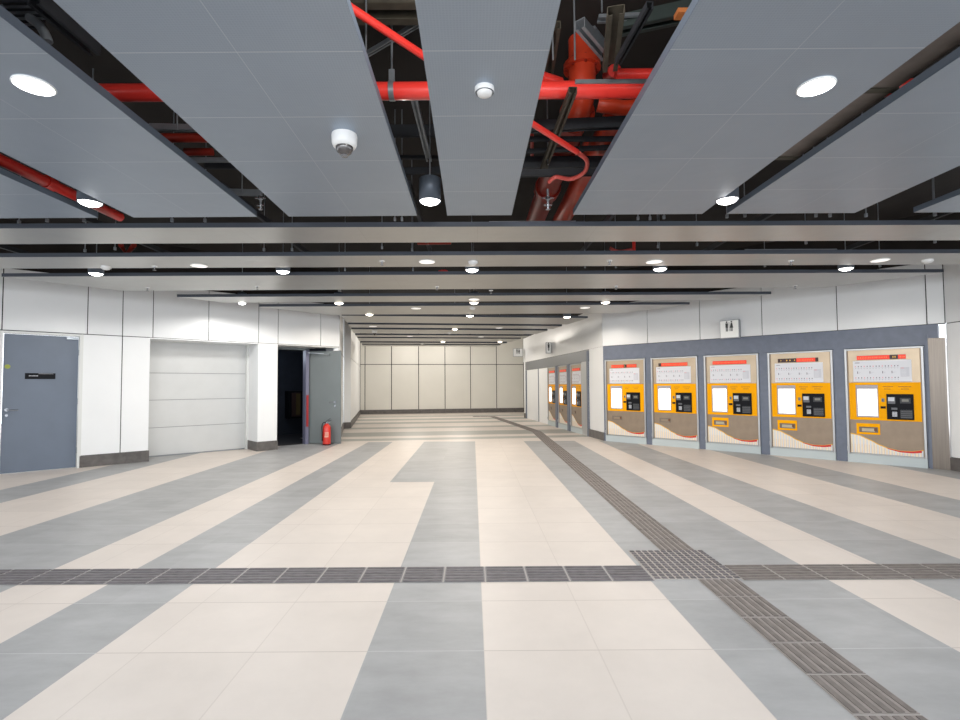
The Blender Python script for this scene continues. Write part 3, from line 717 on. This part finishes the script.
# slot 2
chp('steel_channel', (380, 131), (452, 131), 3.6, .03, .10, VOIDST, 'dark channel across the slot beside the camera panel')
chp('steel_channel', (380, 157), (452, 158), 3.6, .03, .03, VOIDST, 'thin dark rail across the slot beside the camera panel')
chp('steel_channel', (380, 172), (452, 170), 3.42, .03, .06, VOIDST, 'dark double rail near the centre pendant lamp')
chp('steel_channel', (414, 98), (429, 160), 3.45, .045, .03, GALV, 'grey channel running lengthwise to the centre pendant lamp')
chp('steel_channel', (364, 56), (418, 24), 3.9, .03, .03, GALV, 'thin galvanised strut slanting behind the thin red pipe')
chp('steel_beam', (340, 3), (430, 3), 3.9, .2, .15, VOIDOL, 'brown-black beam high in the slot beside the camera panel', cat='beam', group=None)
# slot 1 (left)
lad = thing('cable_ladder', 'dark cable ladder at the top left of the left slot', 'cable tray')
m = MB(); LZ = 3.3
for r_ in range(9):
    p, q = at(2+r_*1.5, 2+r_*3.0, LZ), at(44, 2+r_*3.0, LZ)
    m.bar(p, (q.x, p.y, LZ), .02, .02, GALV if r_ % 2 else VOIDST)
m.build('rungs', lad)
m = MB(); p, q = at(44, -20, LZ), at(44, 28, LZ); m.bar((p.x, p.y, LZ), (p.x, q.y, LZ), .03, .06, VOIDST); p = at(5, -10, LZ); m.bar((p.x-.5, p.y, LZ), (p.x-.5, q.y, LZ), .03, .06, VOIDST); m.build('side_rail', lad)
chp('light_trough', (34, -2), (95, 50), 3.2, .06, .06, VOIDST, 'long dark perforated trough in the left slot, with shiny end', cat='cable tray', group=None)
pipe('flexible_conduit', arc([at(30, 18, 3.25), at(38, 24, 3.2), at(44, 32, 3.15), at(48, 42, 3.1)], 4), .022, GALV, 'short silver flexible duct in the left slot', 'conduit')
chp('steel_channel', (150, 127), (196, 128), 3.3, .03, .04, GALV, 'grey channel across the left slot before the lower red pipe')
chp('steel_channel', (190, 160), (240, 160), 3.3, .03, .03, GALV, 'pale channel across the left slot')
chp('steel_channel', (205, 165), (250, 166), 3.4, .03, .06, VOIDST, 'dark channel across the left slot near its end')
chp('steel_channel', (225, 192), (262, 193), 3.25, .04, .05, GALV, 'pale channel beside the left sprinkler drop')
q0, q1 = at(160, 138, 3.35), at(215, 140, 3.35); pipe('cross_pipe', [q0, (q1.x, q0.y, 3.35)], .035, PIPED, 'dark red pipe across the left slot')
q0, q1 = at(185, 152, 3.35), at(215, 154, 3.35); pipe('cross_pipe', [q0, (q1.x, q0.y, 3.35)], .03, PIPED, 'second dark red pipe across the left slot, farther back')
# slot 0 (far left): red pipe lengthwise
q = at(70, 193, 3.25); q2 = at(139, 223, 3.25)
lx = (at(35, 180, 3.3).x+at(122, 215, 3.3).x)/2
pipe('lengthwise_pipe', [(lx, 2.2, 3.30), (lx, 5.6, 3.30)], .05, PIPER, 'red pipe running lengthwise in the far left slot', 'pipe', None, [((lx, 3.9, 3.30), (lx, 4.0, 3.30)), ((lx, 4.6, 3.30), (lx, 4.7, 3.30))])
# right slot duct
DUCT = mat('brown_duct', srgb(112, 104, 98), .5, .3, noise=.2, nscale=8)
m = MB(); m.box(2.14, 2.42, 1.2, 3.72, 3.06, 3.32, DUCT); dd = tag(m.build('air_duct'), 'brown-grey rectangular duct in the right slot', 'duct')
for y in (1.9, 2.8, 3.66):
    m = MB(); m.box(2.13, 2.43, y, y+.04, 3.05, 3.33, VOIDOL); m.build('duct_flange', dd)
# things glimpsed between the planks
m = MB()
pipe('vee_pipe', [at(121, 245, 3.15), at(127, 254.5, 3.1), at(134, 245, 3.15)], .03, PIPED, 'red V-shaped pipe bend glimpsed between the first two planks')
m = MB(); a_, b_2 = at(82, 255, 3.35), at(117, 256, 3.35)
q = at(425, 246.5, 3.25); pipe('cross_pipe', [q+Vector((-.1, 0, .05)), q+Vector((.35, 0, .05))], .025, PIPED, 'dark red pipe glimpsed between planks above the centre lamp')
q = at(610, 248, 3.2); pipe('branch_pipe', arc([q, q+Vector((.12, .02, -.04)), q+Vector((.3, 0, -.02))], 4), .02, HOSE, 'pale red hose glimpsed between the planks right of centre', 'hose')
q = at(634, 248, 3.2); pipe('drain_pipe', [q+Vector((0, 0, -.1)), q+Vector((0, 0, .1))], .022, PIPER, 'short bright red vertical pipe between the planks right of centre')
q = at(443, 273, 3.12); pipe('sprinkler_hose', arc([q+Vector((-.12, 0, -.04)), q+Vector((-.05, 0, .03)), q+Vector((.05, 0, .03)), q+Vector((.12, 0, -.04))], 4), .015, PIPER, 'small red hose loop between second and third planks', 'hose')
# long rails and tray above the gaps
def crossrail(y, z, x0, x1, w, h, mt, lb, cat='steel channel'): return chan('steel_channel', (x0, y, z), (x1, y, z), w, h, mt, lb, cat)
crossrail(6.02, 3.16, 0, 1.4, .05, .03, GALV, 'pale rail glimpsed between the first two planks at the centre')
crossrail(5.85, 3.25, .2, 1.2, .2, .05, GALV, 'galvanised tray glimpsed between the first two planks at the centre')
crossrail(5.95, 3.2, -6.0, -3.3, .04, .04, GALV, 'pale rail glimpsed between the first two planks on the left')
tr = thing('wire_tray', 'pale rectangular tray glimpsed between the planks at right', 'cable tray')
m = MB(); p, q = at(745, 252, 3.1), at(850, 246.5, 3.1); m.bar((p.x, p.y, 3.12), (q.x, p.y, 3.12), .02, .03, GALV); m.bar((p.x+.3, p.y+.4, 3.12), (q.x+.3, p.y+.4, 3.12), .02, .03, GALV); m.build('side_rail', tr)
m = MB()
for k in range(8):
    x = p.x+(q.x-p.x)*k/7; m.bar((x, p.y, 3.12), (x+.3, p.y+.4, 3.12), .015, .015, GALV)
m.build('cross_wires', tr)
hang = [(at(x, y, CZ+PT), i) for i, (x, y) in enumerate([(19, 224), (47, 222), (84, 222), (172, 222), (205, 222), (395, 221), (402, 221), (638, 220), (650, 220), (664, 219), (727, 218), (745, 217), (816, 217), (830, 217), (866, 217), (935, 216),
         (85, 252), (115, 250), (264, 251), (292, 251), (382, 249), (412, 251), (658, 248), (697, 246), (806, 244), (935, 243), (345, 271), (413, 271), (585, 268), (616, 268), (765, 267), (880, 267)])]
proto = None
names_ = ['thin hanger rod with small foot standing above the ceiling planks']
for p, i in hang:
    if proto is None:
        m = MB(); m.tube([(0, 0, 0), (0, 0, 4.15-CZ-PT)], .006, GALV, 6); m.box(-.011, .011, -.011, .011, 0, .035, GALV)
        proto = m.build('hanger_rod'); tag(proto, names_[0], 'hanger rod', 'hanger rods between the crosswise planks'); o = proto
    else: o = proto.copy(); COL.objects.link(o)
    o.location = (p.x, p.y, CZ+PT)
for k, (px, py, z) in enumerate([(177, 130, 3.2), (242, 195, 3.1), (548, 165, 3.25), (575, 60, 3.48), (553, 60, 3.5), (366, 50, 3.5), (602, 12, 3.82)]):
    p = at(px, py, z); m = MB(); m.tube([(0, 0, 0), (0, 0, 4.15-z)], .006, GALV, 6); o = tag(m.build('threaded_rod'), 'thin bright threaded rod seen in an open lengthwise slot', 'hanger rod', 'threaded rods in the lengthwise slots'); o.location = p
# joists carrying the planks
for k, x in enumerate((-6.4, -4.4, -2.4, -.6, 1.6, 3.4, 5.4)):
    m = MB(); m.bar((x, 4.75, 3.32), (x, 7.9 if abs(x) < 5 else 7.2, 3.32), .04, .06, VOIDST)
    tag(m.build('support_joist'), 'dark steel joist above the crosswise planks', 'steel channel', 'support joists above the planks')

# ------------------------------------------------------------------ ticket machines
def wave(u): # top of the printed graphic, metres above floor
    pts = [(0, .50), (.12, .475), (.28, .40), (.42, .32), (.56, .265), (.7, .24), (.85, .245), (1, .275)]
    for (a, b), (c, d) in zip(pts[:-1], pts[1:]):
        if u <= c+1e-9: t = (u-a)/(c-a); t = t*t*(3-2*t)*.35+t*.65; return b+(d-b)*t
    return pts[-1][1]
IW = .98
def X(u): return -IW/2+u*IW
STRIPE = mat('stripe_tan', srgb(224, 198, 160), .4)
def make_machine(banner, yellow_slot):
    o = thing('ticket_machine', '', 'ticket machine')
    m = MB(); m.box(-.52, .52, .03, .42, .0, 1.98, BROWNSTEEL); m.build('body', o)
    m = MB()
    m.box(-.54, -.508, -.035, .05, .15, 2.0, SILVER); m.box(.508, .54, -.035, .05, .15, 2.0, SILVER); m.box(-.508, .508, -.035, .05, 1.972, 2.0, SILVER)
    m.box(-.508, -.49, -.01, .05, .17, 1.972, BROWNSTEEL); m.box(.49, .508, -.01, .05, .17, 1.972, BROWNSTEEL)
    m.build('frame', o, bevel=.003)
    m = MB(); m.box(-.54, .54, -.03, .05, 0, .145, PLINTH); m.box(-.5, .5, -.012, .03, .148, .165, SILVER); m.build('plinth', o)
    m = MB(); m.box(X(0), X(1), .0, .03, 1.405, 1.972, BEIGESTEEL); m.build('header_panel', o)
    # banner
    m = MB(); u0, u1 = .13, .82; m.box(X(u0), X(u1), -.008, 0, 1.80, 1.875, BANDARK)
    for a, b, c in banner: m.box(X(u0+(u1-u0)*a), X(u0+(u1-u0)*b), -.011, -.008, 1.803, 1.872, {'r': RED, 'o': RED, 'k': BANDARK}[c])
    rr = random.Random(sum(int(x[0]*100) for x in banner)+3)
    for a, b, c in banner:
        x = u0+(u1-u0)*a+.02
        while x < u0+(u1-u0)*b-.03:
            wd = rr.uniform(.008, .02)
            if c != 'k' or rr.random() < .3: m.box(X(x), X(x+wd), -.0125, -.011, 1.825, 1.85, ORANGE if c != 'k' else GOLD)
            x += wd+.012
    m.build('display_banner', o)
    # map
    m = MB(); m.box(X(.07), X(.89), -.006, 0, 1.42, 1.785, MAPW)
    for zr in (1.675, 1.475):
        m.box(X(.10), X(.70), -.0068, -.006, zr-.018, zr-.013, MAPL)
        for k in range(15):
            x = X(.10+k*.043); m.box(x, x+.013, -.0072, -.006, zr, zr+.022, INK if k % 3 else PINK)
            m.box(x+.003, x+.008, -.0071, -.006, zr-.03, zr-.02, INK)
    for k, u in enumerate((.13, .31, .49, .62)): m.box(X(u), X(u+.012), -.0072, -.006, 1.56, 1.6, INK); m.box(X(u+.02), X(u+.055+.01*(k % 2)), -.0072, -.006, 1.578, 1.584, MAPL); m.box(X(u+.016), X(u+.04), -.0072, -.006, 1.565, 1.572, MAPL)
    m.box(X(.74), X(.86), -.007, -.006, 1.50, 1.66, MAPL); m.box(X(.745), X(.79), -.0075, -.006, 1.64, 1.65, PINK)
    for k in range(5): m.box(X(.75), X(.82), -.0075, -.006, 1.52+k*.022, 1.527+k*.022, MAPW)
    m.box(X(.10), X(.17), -.007, -.006, 1.745, 1.755, INK)
    m.build('route_map', o)
    # yellow fascia
    m = MB(); m.box(X(0), X(1), -.004, .03, .75, 1.402, YELLOW)
    for a, b, z in ((.49, .62, 1.325), (.51, .6, 1.285), (.70, .88, 1.325), (.74, .84, 1.285)):
        x = a
        while x < b: m.box(X(x), X(x+.012), -.0055, -.004, z, z+.012, mat('fascia_print', srgb(150, 96, 20), .5)); x += .018
    ye = m.build('yellow_fascia', o)
    m = MB(); m.box(X(.10), X(.42), -.012, -.002, .80, 1.36, SCRGREY); sc = m.build('screen_bezel', o)
    m = MB(); m.box(X(.125), X(.405), -.014, -.011, .825, 1.29, SCREEN); m.build('screen', sc)
    m = MB(); m.box(X(.535), X(.90), -.022, .0, .775, 1.205, BLACKP); pu = m.build('payment_unit', o, bevel=.004)
    LG = mat('unit_pale', srgb(196, 200, 208), .4); MG = mat('unit_grey', srgb(96, 98, 104), .4); GP = mat('unit_green_grey', srgb(120, 120, 112), .4)
    m = MB(); m.box(X(.555), X(.655), -.03, -.02, 1.04, 1.155, MG); m.box(X(.56), X(.645), -.033, -.03, 1.085, 1.15, LG); m.build('card_reader', pu)
    m = MB(); m.box(X(.72), X(.86), -.028, -.02, 1.05, 1.14, mat('unit_dark', srgb(44, 46, 50), .4)); m.box(X(.745), X(.835), -.031, -.028, 1.08, 1.12, GP); m.build('note_slot', pu)
    m = MB(); m.box(X(.60), X(.68), -.03, -.02, .94, .975, MG); m.box(X(.61), X(.675), -.03, -.02, .825, .905, LG)
    for i in range(3):
        for j in range(3): m.box(X(.615+.02*i), X(.626+.02*i), -.033, -.03, .835+.024*j, .848+.024*j, MG)
    m.build('keypad', pu)
    m = MB(); m.box(X(.72), X(.88), -.026, -.02, .80, .94, mat('unit_dark', (0, 0, 0, 1)));
    for k in range(4): m.box(X(.725), X(.875), -.029, -.026, .81+k*.033, .816+k*.033, MG)
    m.build('receipt_outlet', pu)
    m = MB(); m.box(X(.45), X(.52), -.012, -.003, .955, .995, BLACKP); m.box(X(.465), X(.505), -.009, -.003, 1.07, 1.13, GP); m.box(X(.475), X(.48), -.0095, -.009, 1.08, 1.12, BLACKP); m.build('coin_slot', o)
    # lower panel
    m = MB(); m.box(X(0), X(1), .0, .03, .17, .748, BROWNSTEEL); m.build('lower_panel', o)
    m = MB(); Y_ = YELLOW if yellow_slot else BROWNSTEEL
    if yellow_slot: m.box(X(.09), X(.43), -.006, 0, .50, .69, YELLOW)
    m.box(X(.13), X(.40), -.010, -.004, .535, .63, mat('slot_dark', srgb(112, 100, 84), .5) if yellow_slot else mat('slot_rim', srgb(120, 110, 98), .4)); m.box(X(.17), X(.355), -.012, -.009, .55, .605, mat('slot_mid', srgb(178, 166, 144), .4, .3) if yellow_slot else BROWNSTEEL)
    m.box(X(.345), X(.385), -.013, -.009, .565, .615, mat('slot_brown', srgb(110, 66, 40), .5)); m.build('ticket_outlet', o)
    m = MB(); N = 40
    for i in range(N):
        a, b = i/N, (i+1)/N
        m.poly([(X(a), -.003, .17), (X(b), -.003, .17), (X(b), -.003, wave(b)), (X(a), -.003, wave(a))], CREAM if i % 2 == 0 else MAPW)
        m.poly([(X(a), -.0045, wave(a)-.004), (X(b), -.0045, wave(b)-.004), (X(b), -.0045, wave(b)+.014), (X(a), -.0045, wave(a)+.014)], GOLD)
    for i in range(28):
        x = X(.02+i*.035); m.box(x, x+.006, -.0042, -.003, .175, min(.32, wave(min(1, .02+i*.035))-.03), STRIPE)
    for i in range(16):
        a, b = .52+.46*i/16, .52+.46*(i+1)/16; ta, tb = .004+.028*(i/16), .004+.028*((i+1)/16)
        m.poly([(X(a), -.0055, wave(a)-ta), (X(b), -.0055, wave(b)-tb), (X(b), -.0055, wave(b)+.008), (X(a), -.0055, wave(a)+.008)], DRED)
    m.build('wave_graphic', o)
    m = MB(); m.box(-.54, -.52, -.05, -.03, .2, .27, SILVER); m.build('latch', o)
    return o
GRP = 'ticket machines set in the right wall'
mach = [(FM, sM[4], [(0, .68, 'r'), (.68, .85, 'k'), (.85, 1, 'r')], 1, 'yellow ticket machine at the far right, beside the shiny steel column'),
        (FM, sM[3], [(0, .47, 'k'), (.47, .93, 'r'), (.93, 1, 'k')], 1, 'yellow ticket machine with half-dark display banner, second from right'),
        (FM, sM[2], [(0, 1, 'r')], 1, 'yellow ticket machine just right below the restroom sign, all-red banner'),
        (FM, sM[1], [(0, .1, 'k'), (.1, 1, 'r')], 0, 'ticket machine with plain grey ticket outlet, fourth from the right'),
        (FM, sM[0], [(0, .5, 'r'), (.5, .62, 'k'), (.62, 1, 'r')], 0, 'ticket machine beside the white pier, leftmost of the five near ones'),
        (FN, s3[2], [(0, 1, 'r')], 0, 'distant ticket machine nearest the white pier, of the three'),
        (FN, s3[1], [(0, 1, 'r')], 0, 'distant ticket machine in the middle of the three'),
        (FN, s3[0], [(0, 1, 'r')], 0, 'distant ticket machine beside the white corridor panels, farthest of the three')]
far_proto = None
for fr, x, bn, ys, lb in mach:
    if fr is FN and far_proto is not None: o = copy_tree(far_proto)
    else:
        o = make_machine(bn, ys)
        if fr is FN: far_proto = o
    p = fr(x, 0, 0); o.location = p; o.scale = (.972, 1, .99); o.rotation_euler = (0, 0, fr.rot); o['label'] = lb; o['category'] = 'ticket machine'; o['group'] = GRP

# ------------------------------------------------------------------ restroom signs
SIGND = mat('sign_ink', srgb(60, 60, 62), .5); SIGNS = mat('sign_side', srgb(150, 152, 158), .4, .3)
SIGNF = mat('sign_face', srgb(235, 235, 232), .4, emit=.15)
def figure(m, x, z, s, woman):
    y = -.131
    m.tube([(x, y, z+.30*s), (x, y-.002, z+.30*s)], .045*s, SIGND, 14)
    if woman: m.poly([(x-.085*s, y-.001, z-.02*s), (x+.085*s, y-.001, z-.02*s), (x+.04*s, y-.001, z+.24*s), (x-.04*s, y-.001, z+.24*s)], SIGND)
    else: m.poly([(x-.06*s, y-.001, z+.0*s), (x+.06*s, y-.001, z+.0*s), (x+.07*s, y-.001, z+.24*s), (x-.07*s, y-.001, z+.24*s)], SIGND)
    for q in (-.03, .03): m.box(x+(q-.02)*s, x+(q+.02)*s, y-.002, y, z-.2*s, z+.0*s, SIGND)
def sign(fr, x, zc, label, w=.37, h=.37, rot=None, off=0, two=True):
    o = thing('restroom_sign', label, 'sign', fr(x, off, zc), fr.rot if rot is None else rot, 'box signs with people pictograms')
    m = MB(); m.box(-w/2, w/2, -.12, -.022 if rot is None else -.0, -h/2, h/2, SIGNS); m.build('box', o, bevel=.004)
    m = MB(); m.box(-w/2+.012, w/2-.012, -.13, -.12, -h/2+.012, h/2-.012, SIGNF); m.build('face', o)
    m = MB(); s = .38
    if two: figure(m, -.045, .03, s, False); m.box(-.004, .004, -.132, -.13, -.04, .15, SIGND); figure(m, .045, .03, s, True)
    else: figure(m, 0, .0, s*1.3, False)
    m.build('pictogram', o)
xs_, zs_ = FM.hit(731.5, 329.5); sign(FM, xs_, zs_, 'square white restroom sign above the ticket machines, near')
xs_, zs_ = FN.hit(551.5, 348); sign(FN, xs_, zs_, 'narrow white sign projecting above the distant ticket machines', w=.17, rot=0, off=-.12, two=False)
q = FN(.1, -.25, 0); xq, zq = FN.hit(522, 353.3)
sign(FN, .05, zq, 'white restroom sign projecting from the far corner of the corridor', w=.40, h=.34, rot=0, off=-.27)

# ------------------------------------------------------------------ fire extinguisher
e = at(326.7, 445.0)
RX = mat('extinguisher_red', srgb(205, 44, 30), .3, coat=.4)
ex = thing('fire_extinguisher', 'red fire extinguisher standing before the open grey door', 'fire extinguisher', e, .2)
m = MB(); m.lathe([(.0001, .0), (.088, .0), (.092, .012), (.09, .03)], BLACKP, n=28); m.build('base_ring', ex)
m = MB(); m.lathe([(.09, .025), (.092, .05), (.092, .40), (.085, .44), (.06, .475), (.035, .49), (.03, .505), (.0001, .506)], RX, n=32); cy = m.build('cylinder', ex)
m = MB(); 
for z0, z1, a0, a1 in ((.19, .33, -2.1, -1.05),):
    n = 8
    for k in range(n):
        a, b = a0+(a1-a0)*k/n, a0+(a1-a0)*(k+1)/n; R_ = .0935
        m.poly([(R_*math.cos(a), R_*math.sin(a), z0), (R_*math.cos(b), R_*math.sin(b), z0), (R_*math.cos(b), R_*math.sin(b), z0+.02+.1*(k % 2)), (R_*math.cos(a), R_*math.sin(a), z0+.02+.1*(k % 2))], mat('label_pale', srgb(224, 180, 160), .5))
m.build('label', cy)
m = MB(); m.tube([(0, 0, .50), (0, 0, .55)], .022, CHROME, 12); m.tube([(0, 0, .53), (.045, 0, .53)], .012, CHROME, 8); m.build('valve', ex)
m = MB(); m.bar((-.02, 0, .55), (.11, -.01, .585), .02, .008, BLACKP); m.bar((-.02, 0, .555), (.09, -.01, .63), .02, .008, BLACKP); m.build('handle', ex)
m = MB(); m.tube(arc([(-.02, 0, .53), (-.08, -.01, .52), (-.108, -.02, .44), (-.104, -.02, .3), (-.1, -.02, .18)], 5), .011, BLACKP, 8); m.tube([(-.1, -.02, .19), (-.1, -.02, .1)], [.012, .018], BLACKP, 8); m.build('hose', ex)

# ------------------------------------------------------------------ light
wd = bpy.data.worlds.new('world'); SC.world = wd; wd.use_nodes = True
bg = wd.node_tree.nodes['Background']; bg.inputs[0].default_value = (.91, .95, 1, 1); bg.inputs[1].default_value = 2.9
def area(loc, rot, sx, sy, power, col=(1, 1, 1)):
    l = bpy.data.lights.new('rear_fill', 'AREA'); l.shape = 'RECTANGLE'; l.size = sx; l.size_y = sy; l.energy = power; l.color = col
    o = bpy.data.objects.new('rear_fill', l); COL.objects.link(o); o.location = loc; o.rotation_euler = rot; return o
# general fill light added behind the viewer, standing for no particular fixture
area((0, -2.6, 2.85), (math.radians(52), 0, 0), 9, .5, 260, (.95, .98, 1))
for xx, yy in ((-2.6, 21.8), (-.6, 22.0)):  # unseen fill points past the last planks, added to brighten the far wall
    l = bpy.data.lights.new('corridor_fill', 'POINT'); l.energy = 190; l.shadow_soft_size = .15; l.color = (1, .93, .84); o = bpy.data.objects.new('corridor_fill', l); COL.objects.link(o); o.location = (xx, yy, 3.35)
pb = FL((Q1+hx)/2, 1.8, 2.2); l = bpy.data.lights.new('back_room_fill', 'POINT'); l.energy = 22; l.shadow_soft_size = .1; l.color = (.75, .85, 1); o = bpy.data.objects.new('back_room_fill', l); COL.objects.link(o); o.location = pb  # fill point added to lift the back room, no fixture there
# unseen fill point added inside the void to brighten the pipes
l = bpy.data.lights.new('void_fill', 'POINT'); l.energy = 60; l.shadow_soft_size = .2; l.color = (1, .95, .9); o = bpy.data.objects.new('void_fill', l); COL.objects.link(o); o.location = (.1, 2.0, 3.3)

SC.view_settings.view_transform = 'Standard'
SC.view_settings.look = 'None'
SC.view_settings.exposure = 0.0
